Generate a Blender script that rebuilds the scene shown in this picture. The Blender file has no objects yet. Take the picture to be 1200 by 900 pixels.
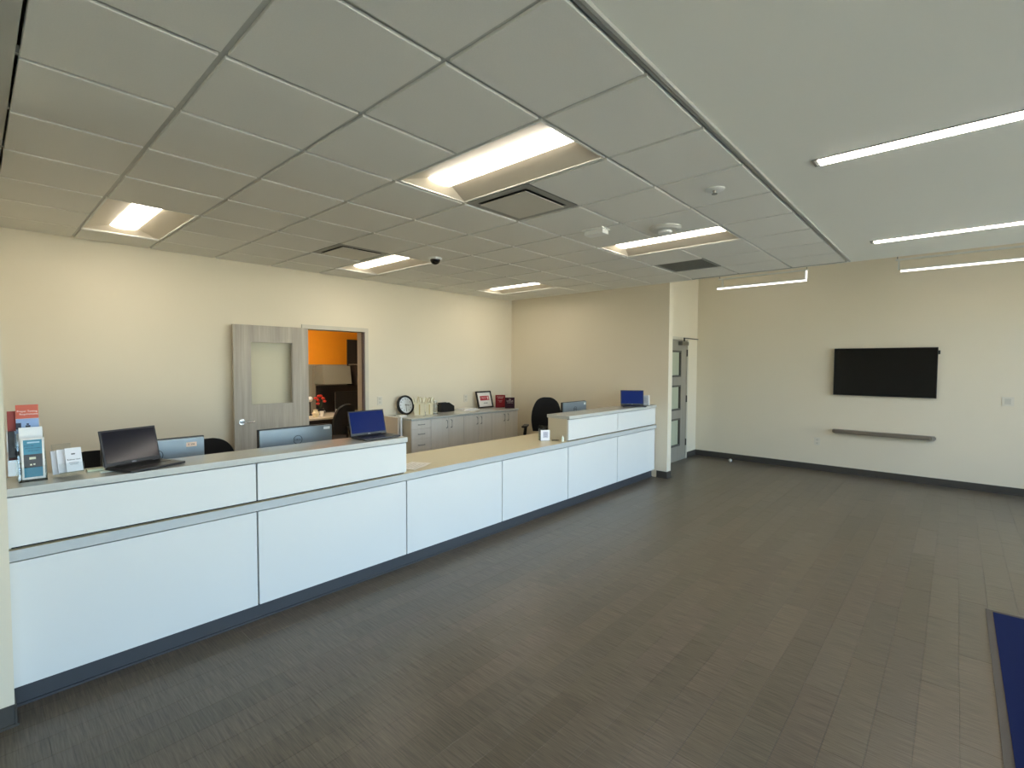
import bpy, bmesh, math, random
from mathutils import Vector, Matrix, Euler
random.seed(7)
SC = bpy.context.scene
COL = SC.collection
R = math.radians
PI = math.pi
# World axes: X runs along the reception desk, Y towards the staff side, Z up, metres. Camera stands at X=Y=0.

# ------------------------------------------------------------------ camera
yaw, pitch, roll = 0.73529576, -0.04059961, 0.00408808
cy_, sy_ = math.cos(yaw), math.sin(yaw)
fw = Vector((cy_*math.cos(pitch), sy_*math.cos(pitch), math.sin(pitch)))
rt = Vector((sy_, -cy_, 0)); up = rt.cross(fw)
r2 = rt*math.cos(roll) + up*math.sin(roll)
u2 = up*math.cos(roll) - rt*math.sin(roll)
cam = bpy.data.cameras.new('camera'); cam.sensor_width = 36; cam.sensor_fit = 'HORIZONTAL'
cam.lens = 575.377/1200*36; cam.clip_start = 0.05
co = bpy.data.objects.new('camera', cam); COL.objects.link(co)
m = Matrix((r2, u2, -fw)).transposed().to_4x4(); m.translation = Vector((0, 0, 1.691))
co.matrix_world = m
SC.camera = co

# ------------------------------------------------------------------ sky, portals, exposure
SC.view_settings.view_transform = 'Standard'; SC.view_settings.look = 'None'
SC.view_settings.gamma = 1; SC.view_settings.use_curve_mapping = False
SC.view_settings.exposure = 2.05
w = bpy.data.worlds.new('sky'); SC.world = w; w.use_nodes = True
nt = w.node_tree; bg = nt.nodes['Background']
sky = nt.nodes.new('ShaderNodeTexSky'); sky.sky_type = 'HOSEK_WILKIE'
sky.sun_direction = Vector((-0.5, 0.7, 0.5)).normalized(); sky.turbidity = 4.0; sky.ground_albedo = 0.35
nt.links.new(sky.outputs[0], bg.inputs[0]); bg.inputs[1].default_value = 11.5
sun = bpy.data.lights.new('sun', 'SUN'); sun.energy = 12.0; sun.angle = R(.6); sun.color = (1, .96, .9)
so = bpy.data.objects.new('sun', sun); COL.objects.link(so)      # behind the building: lights the ground outside only
so.rotation_euler = Vector((-0.5, 0.7, 0.9)).to_track_quat('Z', 'Y').to_euler()
def portal(name, loc, sx, sz):
    L = bpy.data.lights.new(name, 'AREA'); L.shape = 'RECTANGLE'; L.size = sx; L.size_y = sz
    L.cycles.is_portal = True
    o = bpy.data.objects.new(name, L); COL.objects.link(o); o.location = loc
    o.rotation_euler = (R(90), 0, 0)          # faces +Y, into the room
    return o
WINX = [(-1.6, 0.5), (0.75, 2.85), (3.1, 5.2), (5.45, 8.85)]
WZ = (0.12, 2.72)
YW = -2.6
for a, b in WINX:
    portal('daylight_portal', ((a+b)/2, YW-0.02, sum(WZ)/2), b-a, WZ[1]-WZ[0])
LAMP = 3.2        # emission of the warm ceiling troffers
LINE = 7.5        # emission of the linear lights

# ------------------------------------------------------------------ materials
def lin(c):
    return tuple((x/12.92 if x <= .04045 else ((x+.055)/1.055)**2.4) for x in (v/255 for v in c))
MATS = {}
def mat(name, rgb, rough=.6, metal=0, noise=.04, nscale=8, bump=0, bscale=200, spec=.5, coat=0, trans=0, alpha=1):
    if name in MATS: return MATS[name]
    M = bpy.data.materials.new(name); M.use_nodes = True; t = M.node_tree; b = t.nodes['Principled BSDF']
    c = lin(rgb)
    b.inputs['Roughness'].default_value = rough; b.inputs['Metallic'].default_value = metal
    b.inputs['Specular IOR Level'].default_value = spec; b.inputs['Coat Weight'].default_value = coat
    b.inputs['Transmission Weight'].default_value = trans; b.inputs['Alpha'].default_value = alpha
    tc = t.nodes.new('ShaderNodeTexCoord')
    if noise:
        n = t.nodes.new('ShaderNodeTexNoise'); n.inputs['Scale'].default_value = nscale; n.inputs['Detail'].default_value = 3
        mr = t.nodes.new('ShaderNodeMapRange'); mr.inputs['To Min'].default_value = 1-noise; mr.inputs['To Max'].default_value = 1+noise
        mx = t.nodes.new('ShaderNodeVectorMath'); mx.operation = 'SCALE'; mx.inputs[0].default_value = c
        t.links.new(tc.outputs['Object'], n.inputs['Vector']); t.links.new(n.outputs['Fac'], mr.inputs['Value'])
        t.links.new(mr.outputs[0], mx.inputs['Scale']); t.links.new(mx.outputs[0], b.inputs['Base Color'])
    else:
        b.inputs['Base Color'].default_value = (*c, 1)
    if bump:
        n2 = t.nodes.new('ShaderNodeTexNoise'); n2.inputs['Scale'].default_value = bscale
        bp = t.nodes.new('ShaderNodeBump'); bp.inputs['Strength'].default_value = bump; bp.inputs['Distance'].default_value = .002
        t.links.new(tc.outputs['Object'], n2.inputs['Vector']); t.links.new(n2.outputs['Fac'], bp.inputs['Height'])
        t.links.new(bp.outputs[0], b.inputs['Normal'])
    MATS[name] = M
    return M
def emit(name, rgb, k, base=(240, 240, 240)):
    if name in MATS: return MATS[name]
    M = bpy.data.materials.new(name); M.use_nodes = True; b = M.node_tree.nodes['Principled BSDF']
    b.inputs['Base Color'].default_value = (*lin(base), 1); b.inputs['Roughness'].default_value = .25; b.inputs['Specular IOR Level'].default_value = .12
    b.inputs['Emission Color'].default_value = (*lin(rgb), 1); b.inputs['Emission Strength'].default_value = k
    MATS[name] = M
    return M
def glass(name, tint, gloss=.08, rough=.02, ior=1.3):
    M = bpy.data.materials.new(name); M.use_nodes = True; t = M.node_tree; t.nodes.clear()
    o = t.nodes.new('ShaderNodeOutputMaterial'); a = t.nodes.new('ShaderNodeBsdfTransparent'); g = t.nodes.new('ShaderNodeBsdfGlossy')
    mx = t.nodes.new('ShaderNodeMixShader'); fr = t.nodes.new('ShaderNodeFresnel'); fr.inputs[0].default_value = ior
    mr = t.nodes.new('ShaderNodeMapRange'); mr.inputs['To Min'].default_value = gloss; mr.inputs['To Max'].default_value = 1
    a.inputs[0].default_value = (*tint, 1); g.inputs[0].default_value = (.9, .95, .95, 1); g.inputs[1].default_value = rough
    t.links.new(fr.outputs[0], mr.inputs['Value']); t.links.new(mr.outputs[0], mx.inputs[0])
    t.links.new(a.outputs[0], mx.inputs[1]); t.links.new(g.outputs[0], mx.inputs[2]); t.links.new(mx.outputs[0], o.inputs[0])
    MATS[name] = M
    return M
def grain(name, c1, c2, axis='Z', rough=.45, scale=30, bump=.1, rnd=0.0, island=False, stretch=.04):
    """streaky laminate: noise stretched along one axis; rnd takes each object's own colour as its tone"""
    M = bpy.data.materials.new(name); M.use_nodes = True; t = M.node_tree; b = t.nodes['Principled BSDF']
    tc = t.nodes.new('ShaderNodeTexCoord'); geo = t.nodes.new('ShaderNodeNewGeometry')
    mp = t.nodes.new('ShaderNodeMapping'); s = [1, 1, 1]; s['XYZ'.index(axis)] = stretch; mp.inputs['Scale'].default_value = s
    t.links.new(geo.outputs['Position'], mp.inputs['Vector'])
    n = t.nodes.new('ShaderNodeTexNoise'); n.inputs['Scale'].default_value = scale; n.inputs['Detail'].default_value = 5
    n.inputs['Roughness'].default_value = .65
    t.links.new(mp.outputs[0], n.inputs['Vector'])
    cr = t.nodes.new('ShaderNodeValToRGB'); cr.color_ramp.elements[0].position = .3; cr.color_ramp.elements[1].position = .72
    cr.color_ramp.elements[0].color = (*lin(c1), 1); cr.color_ramp.elements[1].color = (*lin(c2), 1)
    t.links.new(n.outputs['Fac'], cr.inputs['Fac'])
    out = cr.outputs[0]
    if rnd:
        oi = t.nodes.new('ShaderNodeObjectInfo')
        vm = t.nodes.new('ShaderNodeVectorMath'); vm.operation = 'MULTIPLY'
        t.links.new(out, vm.inputs[0]); t.links.new(oi.outputs['Color'], vm.inputs[1]); out = vm.outputs[0]
    t.links.new(out, b.inputs['Base Color']); b.inputs['Roughness'].default_value = rough
    bp = t.nodes.new('ShaderNodeBump'); bp.inputs['Strength'].default_value = bump; bp.inputs['Distance'].default_value = .001
    t.links.new(n.outputs['Fac'], bp.inputs['Height']); t.links.new(bp.outputs[0], b.inputs['Normal'])
    MATS[name] = M
    return M

paint = mat('wall_paint', (229, 218, 195), .75, noise=.015, nscale=2, bump=.05, bscale=300)
paint_ceil = mat('ceiling_paint', (236, 235, 224), .8, noise=.015, nscale=2)
tile_mat = mat('ceiling_tile', (228, 226, 217), .9, noise=.05, nscale=160, bump=.25, bscale=400)
tee_mat = mat('grid_metal', (196, 196, 188), .5, noise=.02)
trim_mat = mat('white_metal', (222, 221, 212), .4, noise=.02)
base_mat = mat('dark_rubber_base', (70, 66, 60), .45, noise=.05)
kick_mat = mat('slate_rubber_kick', (66, 67, 70), .4, noise=.05)
white_panel = mat('white_laminate', (225, 225, 221), .32, noise=.01, nscale=3)
beige_panel = mat('beige_and_warmlit_laminate', (206, 196, 172), .4, noise=.02)
gap_mat = mat('shadow_gap', (30, 33, 38), .8, noise=.03)
top_grey = mat('grey_solid_surface', (196, 197, 190), .16, noise=.06, nscale=60, spec=.6)
top_beige = mat('beige_solid_surface', (228, 214, 178), .3, noise=.03, nscale=90)
edge_grey = mat('grey_worktop_edge', (190, 194, 193), .3, noise=.03, nscale=60)
plank_mat = grain('vinyl_plank', (76, 68, 56), (118, 107, 91), 'Y', .32, 140, .4, .07)
plank_far = grain('vinyl_plank_field', (76, 68, 56), (118, 107, 91), 'Y', .32, 140, .4, 0)
groove_mat = mat('plank_groove', (120, 114, 100), .6, noise=.05)
doorwood = grain('ash_door_laminate', (154, 143, 127), (186, 175, 158), 'Z', .4, 22, .05)
doorgrey = grain('grey_door_laminate', (142, 136, 123), (162, 155, 141), 'Z', .45, 22, .05)
shelfwood = grain('grey_oak_shelf', (98, 88, 74), (140, 128, 110), 'Y', .5, 40, .05)
credwood = grain('light_ash_cabinet', (228, 221, 208), (237, 230, 219), 'Z', .45, 25, .04)
frame_mat = mat('door_frame_metal', (186, 178, 162), .45, noise=.02)
framegrey = mat('door_frame_grey', (122, 118, 108), .45, noise=.02)
chrome = mat('brushed_steel', (205, 207, 210), .22, 1, noise=.03)
steel = mat('satin_nickel', (150, 148, 142), .35, 1, noise=.03)
black = mat('black_plastic', (18, 18, 19), .4, noise=.1)
blackmat = mat('black_fabric', (16, 16, 17), .85, noise=.15, nscale=120, bump=.3)
laptop_mat = mat('dark_laptop_shell', (40, 40, 43), .35, noise=.05)
keys_mat = mat('laptop_keys', (22, 22, 24), .5, noise=.05)
screen_dark = mat('dark_glass_screen', (22, 22, 34), .12, noise=0)
tv_glass = mat('tv_glass', (6, 6, 7), .12, noise=0, spec=.35)
mon_back = mat('silver_monitor_back', (134, 146, 154), .34, .25, noise=.03)
mon_logo = mat('monitor_emblem', (62, 70, 78), .3, .5, noise=0)
white_pl = mat('white_plastic', (235, 235, 230), .4, noise=.01)
paper = mat('white_paper', (238, 236, 230), .7, noise=.02)
cream = mat('cream_paper', (230, 220, 188), .7, noise=.05, nscale=30)
mat_blue = mat('blue_entry_mat', (17, 27, 66), .95, noise=.2, nscale=300, bump=.5, spec=.15)
mat_edge = mat('mat_rubber_edge', (84, 76, 66), .8, noise=.2, nscale=200)
orange = mat('orange_paint', (240, 150, 20), .6, noise=.03)
cubicle = mat('cubicle_fabric', (132, 124, 106), .9, noise=.05, nscale=150)
binmat = mat('bin_grey', (130, 126, 112), .5, noise=.03)
darkwood = mat('dark_laminate', (48, 38, 32), .5, noise=.1)
deskmat = mat('desk_laminate', (214, 204, 186), .4, noise=.02)
blue_screen = emit('lit_blue_screen', (5, 40, 120), .13, (3, 5, 16))
lamp_mat = emit('warm_diffuser', (255, 244, 226), LAMP)
pend_mat = emit('pendant_diffuser', (255, 248, 240), .8)
line_mat = emit('linear_diffuser', (255, 244, 232), LINE)
litepane_clear = glass('door_lite_glass', (.97, .97, .95), .0, .05, 1.1)
pane = glass('window_glass', (.93, .96, .97), .0)
acrylic = glass('clear_acrylic', (.96, .97, .97), .02)
litepane = mat('frosted_pane', (182, 186, 160), .35, noise=.03)

# ------------------------------------------------------------------ mesh helpers
class MB:
    """collects shapes into one bmesh"""
    def __init__(s): s.b = bmesh.new()
    def box(s, x0, x1, y0, y1, z0, z1, bev=0, M=None):
        t = bmesh.new(); bmesh.ops.create_cube(t, size=1)
        for v in t.verts:
            v.co = Vector(((x0+x1)/2+v.co.x*(x1-x0), (y0+y1)/2+v.co.y*(y1-y0), (z0+z1)/2+v.co.z*(z1-z0)))
        if bev: bmesh.ops.bevel(t, geom=t.edges[:], offset=bev, segments=2, profile=.5, affect='EDGES')
        return s._add(t, M)
    def _add(s, t, M=None):
        if M is not None: bmesh.ops.transform(t, matrix=M, verts=t.verts)
        me = bpy.data.meshes.new('tmp'); t.to_mesh(me); t.free(); s.b.from_mesh(me); bpy.data.meshes.remove(me); return s
    def cyl(s, p, q, r0, r1=None, n=20, caps=True):
        p = Vector(p); q = Vector(q); d = q-p; t = bmesh.new()
        bmesh.ops.create_cone(t, cap_ends=caps, segments=n, radius1=r0, radius2=r0 if r1 is None else r1, depth=d.length)
        return s._add(t, Matrix.Translation((p+q)/2) @ d.to_track_quat('Z', 'Y').to_matrix().to_4x4())
    def sph(s, c, r, sc=(1, 1, 1), n=16):
        t = bmesh.new(); bmesh.ops.create_uvsphere(t, u_segments=n, v_segments=n//2, radius=r)
        return s._add(t, Matrix.Translation(c) @ Matrix.Diagonal((*sc, 1)))
    def lathe(s, prof, c=(0, 0, 0), n=28, M=None):
        t = bmesh.new(); rings = []
        for r, z in prof:
            rings.append([t.verts.new((r*math.cos(2*PI*k/n), r*math.sin(2*PI*k/n), z)) for k in range(n)])
        for a, b in zip(rings, rings[1:]):
            for k in range(n):
                t.faces.new((a[k], a[(k+1) % n], b[(k+1) % n], b[k]))
        for ring, rev in ((rings[0], True), (rings[-1], False)):
            t.faces.new(ring[::-1] if rev else ring)
        bmesh.ops.recalc_face_normals(t, faces=t.faces)
        return s._add(t, Matrix.Translation(c) @ (M if M is not None else Matrix()))
    def prism(s, pts, d0, d1, axis='Z', M=None, bev=0):
        """polygon pts (2D) extruded along an axis from d0 to d1"""
        t = bmesh.new()
        f = {'Z': lambda a, b, d: (a, b, d), 'Y': lambda a, b, d: (a, d, b), 'X': lambda a, b, d: (d, a, b)}[axis]
        A = [t.verts.new(f(a, b, d0)) for a, b in pts]; B = [t.verts.new(f(a, b, d1)) for a, b in pts]
        t.faces.new(A); t.faces.new(B[::-1]); n = len(pts)
        for k in range(n): t.faces.new((A[k], B[k], B[(k+1) % n], A[(k+1) % n]))
        bmesh.ops.recalc_face_normals(t, faces=t.faces)
        if bev: bmesh.ops.bevel(t, geom=t.edges[:], offset=bev, segments=2, affect='EDGES')
        return s._add(t, M)
    def tube(s, pts, r, n=10):
        t = bmesh.new(); P = [Vector(p) for p in pts]; rings = []
        for i, p in enumerate(P):
            d = (P[min(i+1, len(P)-1)]-P[max(i-1, 0)]).normalized(); q = d.to_track_quat('Z', 'Y')
            rings.append([t.verts.new(p+q @ Vector((r*math.cos(2*PI*k/n), r*math.sin(2*PI*k/n), 0))) for k in range(n)])
        for a, b in zip(rings, rings[1:]):
            for k in range(n): t.faces.new((a[k], a[(k+1) % n], b[(k+1) % n], b[k]))
        t.faces.new(rings[0][::-1]); t.faces.new(rings[-1])
        bmesh.ops.recalc_face_normals(t, faces=t.faces)
        return s._add(t)
    def sheet(s, f, nu, nv, th):
        """surface f(u,v)->(x,y,z), thickened along its normal"""
        t = bmesh.new(); g = [[Vector(f(i/nu, j/nv)) for j in range(nv+1)] for i in range(nu+1)]
        def nrm(i, j):
            a = g[min(i+1, nu)][j]-g[max(i-1, 0)][j]; b = g[i][min(j+1, nv)]-g[i][max(j-1, 0)]
            c = a.cross(b); return c.normalized() if c.length > 1e-9 else Vector((0, 1, 0))
        A = [[t.verts.new(g[i][j]+nrm(i, j)*th/2) for j in range(nv+1)] for i in range(nu+1)]
        B = [[t.verts.new(g[i][j]-nrm(i, j)*th/2) for j in range(nv+1)] for i in range(nu+1)]
        for i in range(nu):
            for j in range(nv):
                t.faces.new((A[i][j], A[i+1][j], A[i+1][j+1], A[i][j+1])); t.faces.new((B[i][j], B[i][j+1], B[i+1][j+1], B[i+1][j]))
        for i in range(nu):
            for j in (0, nv): t.faces.new((A[i][j], B[i][j], B[i+1][j], A[i+1][j]))
        for j in range(nv):
            for i in (0, nu): t.faces.new((A[i][j], A[i][j+1], B[i][j+1], B[i][j]))
        bmesh.ops.recalc_face_normals(t, faces=t.faces)
        return s._add(t)
    def smooth(s, ang=28):
        for f in s.b.faces: f.smooth = True
        for e in s.b.edges:
            if len(e.link_faces) == 2 and e.calc_face_angle(0) > R(ang): e.smooth = False
        return s
    def build(s, name, m, parent=None, world=True, flat=False):
        me = bpy.data.meshes.new(name)
        if not flat: s.smooth()
        if parent is not None and world: s.b.transform(WM[parent.name].inverted())
        s.b.to_mesh(me); s.b.free(); me.materials.append(m)
        o = bpy.data.objects.new(name, me); COL.objects.link(o)
        if not flat:
            wn = o.modifiers.new('weighted_normals', 'WEIGHTED_NORMAL'); wn.keep_sharp = True
        if parent is not None: o.parent = parent; WM[o.name] = WM[parent.name]
        else: WM[o.name] = Matrix()
        return o
WM = {}
def B(*a, **k): return MB().box(*a, **k)
def tag(o, label=None, cat=None, group=None, kind=None):
    if label: o['label'] = label
    if cat: o['category'] = cat
    if group: o['group'] = group
    if kind: o['kind'] = kind
    return o
def thing(name, label, cat, loc=(0, 0, 0), rz=0, group=None, kind=None):
    o = bpy.data.objects.new(name, None); COL.objects.link(o); o.empty_display_size = .1
    o.location = loc; o.rotation_euler = (0, 0, rz)
    WM[o.name] = Matrix.Translation(loc) @ Matrix.Rotation(rz, 4, 'Z')
    return tag(o, label, cat, group, kind)
def dup(root, loc, rz, label=None, group=None):
    r = root.copy(); COL.objects.link(r); r.location = loc; r.rotation_euler = (0, 0, rz)
    WM[r.name] = Matrix.Translation(loc) @ Matrix.Rotation(rz, 4, 'Z')
    if label: r['label'] = label
    if group: r['group'] = group
    for ch in list(root.children):
        c = ch.copy(); COL.objects.link(c); c.parent = r; WM[c.name] = WM[r.name]
        for g in list(ch.children):
            d = g.copy(); COL.objects.link(d); d.parent = c; WM[d.name] = WM[r.name]
    return r
def struct(name, mb, m, parent=None):
    o = mb.build(name, m, parent)
    if parent is None: o['kind'] = 'structure'
    return o
def lettering(text, size, M, m, parent, name='lettering', depth=.0006, align='CENTER', spacing=1.0):
    """flat extruded type; M places it in world space (x right, y up, z towards the reader)"""
    cu = bpy.data.curves.new('type', 'FONT'); cu.body = text; cu.size = size; cu.extrude = depth; cu.align_x = align; cu.align_y = 'CENTER'
    cu.resolution_u = 2; cu.space_character = spacing
    to = bpy.data.objects.new('type', cu); COL.objects.link(to)
    me = bpy.data.meshes.new_from_object(to.evaluated_get(bpy.context.evaluated_depsgraph_get()))
    bpy.data.objects.remove(to); bpy.data.curves.remove(cu)
    me.transform(WM[parent.name].inverted() @ M); me.materials.clear(); me.materials.append(m)
    o = bpy.data.objects.new(name, me); COL.objects.link(o); o.parent = parent; WM[o.name] = WM[parent.name]
    return o
def face(origin, normal, upv=(0, 0, 1)):
    """matrix: local z = normal (towards the reader), local y = up"""
    n = Vector(normal).normalized(); x = Vector(upv).cross(n).normalized(); y = n.cross(x)
    mm = Matrix((x, y, n)).transposed().to_4x4(); mm.translation = Vector(origin); return mm

# ================================================================== SETTING
CH = 2.886           # suspended ceiling
HI = 3.6             # high ceiling by the television wall
XT = 9.13            # television wall
YB = 6.26            # wall behind the reception
XP = 6.90            # partition at the end of the desk
XL0 = 0.10           # short wall at the near end of the desk
XE = 6.88            # edge of the low ceiling
# floor base + planks
fl = struct('floor', B(-2.6, 9.4, -2.75, 9.4, -.12, -.004), groove_mat)
PW, PL = .1524, .9144
def plank_mesh(x0, x1, y0, y1, mb, cx=0, cy=0):
    g, c = .0003, .0008
    a, b, p, q = x0+g-cx, x1-g-cx, y0+g-cy, y1-g-cy
    t = mb.b
    lo = [t.verts.new(v) for v in ((a, p, -.004), (b, p, -.004), (b, q, -.004), (a, q, -.004))]
    mi = [t.verts.new(v) for v in ((a, p, -c), (b, p, -c), (b, q, -c), (a, q, -c))]
    hi = [t.verts.new(v) for v in ((a+c, p+c, 0), (b-c, p+c, 0), (b-c, q-c, 0), (a+c, q-c, 0))]
    for A, Bq in ((lo, mi), (mi, hi)):
        for k in range(4): t.faces.new((A[k], A[(k+1) % 4], Bq[(k+1) % 4], Bq[k]))
    t.faces.new(hi)
pm = MB(); plank_mesh(-PL/2, PL/2, -PW/2, PW/2, pm); pmesh = bpy.data.meshes.new('plank'); pm.b.to_mesh(pmesh); pm.b.free(); pmesh.materials.append(plank_mat)
cells = []
for k in range(-20, 40):
    y0 = .396+PW*k; off = 2.937+.4572*(k % 2)
    for i in range(-8, 9):
        x0 = off+PL*i
        cells.append((x0, y0))
def inview(x, y):
    d = Vector((x, y, -1.691)); z = d.dot(fw)
    if z < .3: return None
    u, v = d.dot(r2)/z*575, d.dot(u2)/z*575
    return z if abs(u) < 660 and abs(v) < 520 else None
near = []; far = MB()
for x0, y0 in cells:
    cx, cy = x0+PL/2, y0+PW/2
    z = inview(cx, cy) or inview(x0+.05, cy) or inview(x0+PL-.05, cy)
    if z and cy < 3.5 and -2.4 < cy and x0 < XT-.03: near.append((z, x0, y0))
near.sort(); chosen = {(a, b) for _, a, b in near[:290]}
cut = {}
for x0, y0 in sorted(chosen):
    me = pmesh
    if x0+PL > XT:          # cut at the television wall
        if x0 not in cut:
            pm = MB(); plank_mesh(-PL/2, XT-x0-PL/2, -PW/2, PW/2, pm); cut[x0] = bpy.data.meshes.new('plank'); pm.b.to_mesh(cut[x0]); pm.b.free(); cut[x0].materials.append(plank_mat)
        me = cut[x0]
    o = bpy.data.objects.new('plank', me); COL.objects.link(o); o.location = (x0+PL/2, y0+PW/2, 0); o.parent = fl
    k = random.uniform(.91, 1.09); o.color = (k*random.uniform(.98, 1.03), k, k*random.uniform(.97, 1.02), 1)
for x0, y0 in cells:
    if (x0, y0) in chosen: continue
    a, b = max(x0, -2.5), min(x0+PL, XT); p, q = max(y0, -2.6), min(y0+PW, YB+.2)
    if b-a > .02 and q-p > .02: plank_mesh(a, b, p, q, far)
ff = far.build('plank_field', plank_far, fl, flat=True); ff['kind'] = 'stuff'

# walls
DX0, DX1, DZ = 2.925, 3.80, 2.15        # opening to the back office
wb = MB().box(XL0-.15, DX0, YB, YB+.2, 0, HI).box(DX1, XP+.13, YB, YB+.2, 0, HI).box(DX0, DX1, YB, YB+.2, DZ, HI)
struct('wall_left', wb, paint)
struct('wall_partition', MB().box(XP, XP+.13, 3.14, YB, 0, HI), paint)
struct('wall_near', MB().box(XL0-.15, XL0, 3.35, YB, 0, HI).box(-2.6, XL0, 3.2, 3.35, 0, HI), paint)
YD = 3.60; D2a, D2b, D2z = 7.74, 8.66, 2.13
struct('wall_corridor', MB().box(XP+.13, D2a, YD, YD+.15, 0, HI).box(D2b, XT, YD, YD+.15, 0, HI).box(D2a, D2b, YD, YD+.15, D2z, HI), paint)
struct('wall_television', MB().box(XT, XT+.15, YW-.2, YD+.15, 0, HI), paint)
struct('wall_behind', MB().box(-2.75, -2.6, YW-.2, 3.35, 0, HI), paint)
wr = MB(); xs = [-2.6]+[v for p in WINX for v in p]+[XT]
for a, b in zip(xs[::2], xs[1::2]): wr.box(a, b, YW-.2, YW, 0, HI)
for a, b in WINX: wr.box(a, b, YW-.2, YW, 0, WZ[0]).box(a, b, YW-.2, YW, WZ[1], HI)
struct('wall_right', wr, paint)
for n, (a, b) in enumerate(WINX):
    z0, z1 = WZ
    f = MB()
    for x in (a, b-.06): f.box(x, x+.06, YW-.16, YW-.06, z0, z1)
    for z in (z0, 1.9, z1-.06): f.box(a+.06, b-.06, YW-.16, YW-.06, z, z+.06)
    f.box((a+b)/2-.03, (a+b)/2+.03, YW-.16, YW-.06, z0+.06, z1-.06)
    wf = struct('window_%d' % (n+1), f, black)
    for xa, xb in ((a+.06, (a+b)/2-.03), ((a+b)/2+.03, b-.06)):
        for za, zb in ((z0+.06, 1.9), (1.96, z1-.06)):
            B(xa, xb, YW-.115, YW-.105, za, zb).build('pane', pane, wf)
# unseen ground outside, made pale and warm to bounce daylight onto the ceiling
struct('ground', B(-40, 50, -60, YW-.2, -.2, -.14), mat('pale_bounce_ground', (184, 176, 158), .9, noise=.1, nscale=2))
# baseboards with a flared toe
def baseboard(name, p, q, nx, ny, m=base_mat, h=.102):
    p = Vector((*p, 0)); q = Vector((*q, 0)); n = Vector((nx, ny, 0)); t = MB()
    for (a, za, zb) in ((.006, .012, h), (.013, 0, .012)):
        A = [p, q, q+n*a, p+n*a]
        t.prism([(v.x, v.y) for v in A], za, zb)
    return struct(name, t, m)
baseboard('baseboard_television', (XT, -2.6), (XT, YD), -1, 0)
baseboard('baseboard_corridor', (D2b+.05, YD), (XT-.013, YD), 0, -1)
baseboard('baseboard_partition_end', (XP-.006, 3.14), (XP+.136, 3.14), 0, -1)
baseboard('baseboard_partition', (XP, 3.14), (XP, 3.30), -1, 0)
baseboard('baseboard_partition_back', (XP+.13, 3.14), (XP+.13, YD), 1, 0)
baseboard('baseboard_near', (-2.5, 3.2), (XL0, 3.2), 0, -1)
baseboard('baseboard_near_end', (XL0, 3.187), (XL0, 3.32), 1, 0)
# ceiling: plaster bands, high part and roof slab
cl = MB().box(-2.6, XE, YW, .935, CH, CH+.1).box(-2.6, XL0, .935, 3.2, CH, CH+.1).box(6.765, XE, .935, 3.14, CH, CH+.1)
cl.box(XE-.1, XE, YW, 3.14, CH+.1, HI).box(-2.75, XT+.15, YW-.2, YB+.2, HI, HI+.12)
cl.box(6.765, XP, 3.14, YB, CH, CH+.1).box(XL0, 6.765, 6.2, YB, CH+.02, CH+.1)
ceil = struct('ceiling', cl, paint_ceil)
# edge trim round the tiled field (double profile)
tr = MB()
tr.box(.10, 6.765, .930, .944, CH-.016, CH+.02).box(.10, 6.765, .952, .966, CH-.008, CH+.02).box(.10, 6.765, .944, .952, CH+.004, CH+.02)
tr.box(6.751, 6.765, .966, 2.75, CH-.016, CH+.02).box(6.73, 6.745, .966, 2.75, CH-.008, CH+.02)
tr.box(.10, .150, .966, 3.04, CH-.02, CH+.02).box(.10, .153, 3.04, YB, CH-.008, CH+.02)
struct('trim_1', tr, mat('grid_trim', (178, 178, 170), .5, noise=.02))
GX = [.150, .690, 1.285]+[1.888+.607*k for k in range(8)]+[6.735]
GY = [.966]+[1.521+.6096*k for k in range(8)]+[6.258]
FIX = [(1, 6), (3, 1), (5, 6), (7, 1), (9, 6)]
VENT = [(4, 2), (4, 6)]; GRILLE = (9, 2)
skip = {(i, j+d) for i, j in FIX for d in (0, 1)} | set(VENT) | {GRILLE}
t1_, t2_ = MB(), MB()          # grid metal, left out where a light fills two cells
fixcells = {(i, j) for i, j in FIX}
for j in range(len(GY)-1):
    for x in GX[1:-1]: t1_.box(x-.012, x+.012, GY[j]+.012, GY[j+1]-.012, CH, CH+.03)
for n_, y in enumerate(GY[1:-1]):
    for i in range(len(GX)-1):
        if (i, n_) not in fixcells: t2_.box(GX[i]-.012, GX[i+1]-.012, y-.012, y+.012, CH, CH+.03)
t1_.build('grid_runner', tee_mat, ceil); t2_.build('grid_cross_tee', tee_mat, ceil)
tcache = {}
for i in range(len(GX)-1):
    for j in range(len(GY)-1):
        if (i, j) in skip: continue
        a, b, p, q = GX[i], GX[i+1], GY[j], GY[j+1]
        sx, sy = round((b-a)/2-.0125, 3), round((q-p)/2-.0125, 3)
        if sy < .03: continue
        if (sx, sy) not in tcache:
            t = MB().box(-sx, sx, -sy, sy, 0, .02)
            e = [e for e in t.b.edges if all(v.co.z < .001 for v in e.verts)]
            bmesh.ops.bevel(t.b, geom=e, offset=.0022, segments=1, affect='EDGES')
            me = bpy.data.meshes.new('ceiling_tile'); t.b.to_mesh(me); t.b.free(); me.materials.append(tile_mat); tcache[(sx, sy)] = me
        o = bpy.data.objects.new('ceiling_tile', tcache[(sx, sy)]); COL.objects.link(o)
        o.location = ((a+b)/2, (p+q)/2, CH-.013); o.parent = ceil

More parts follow.
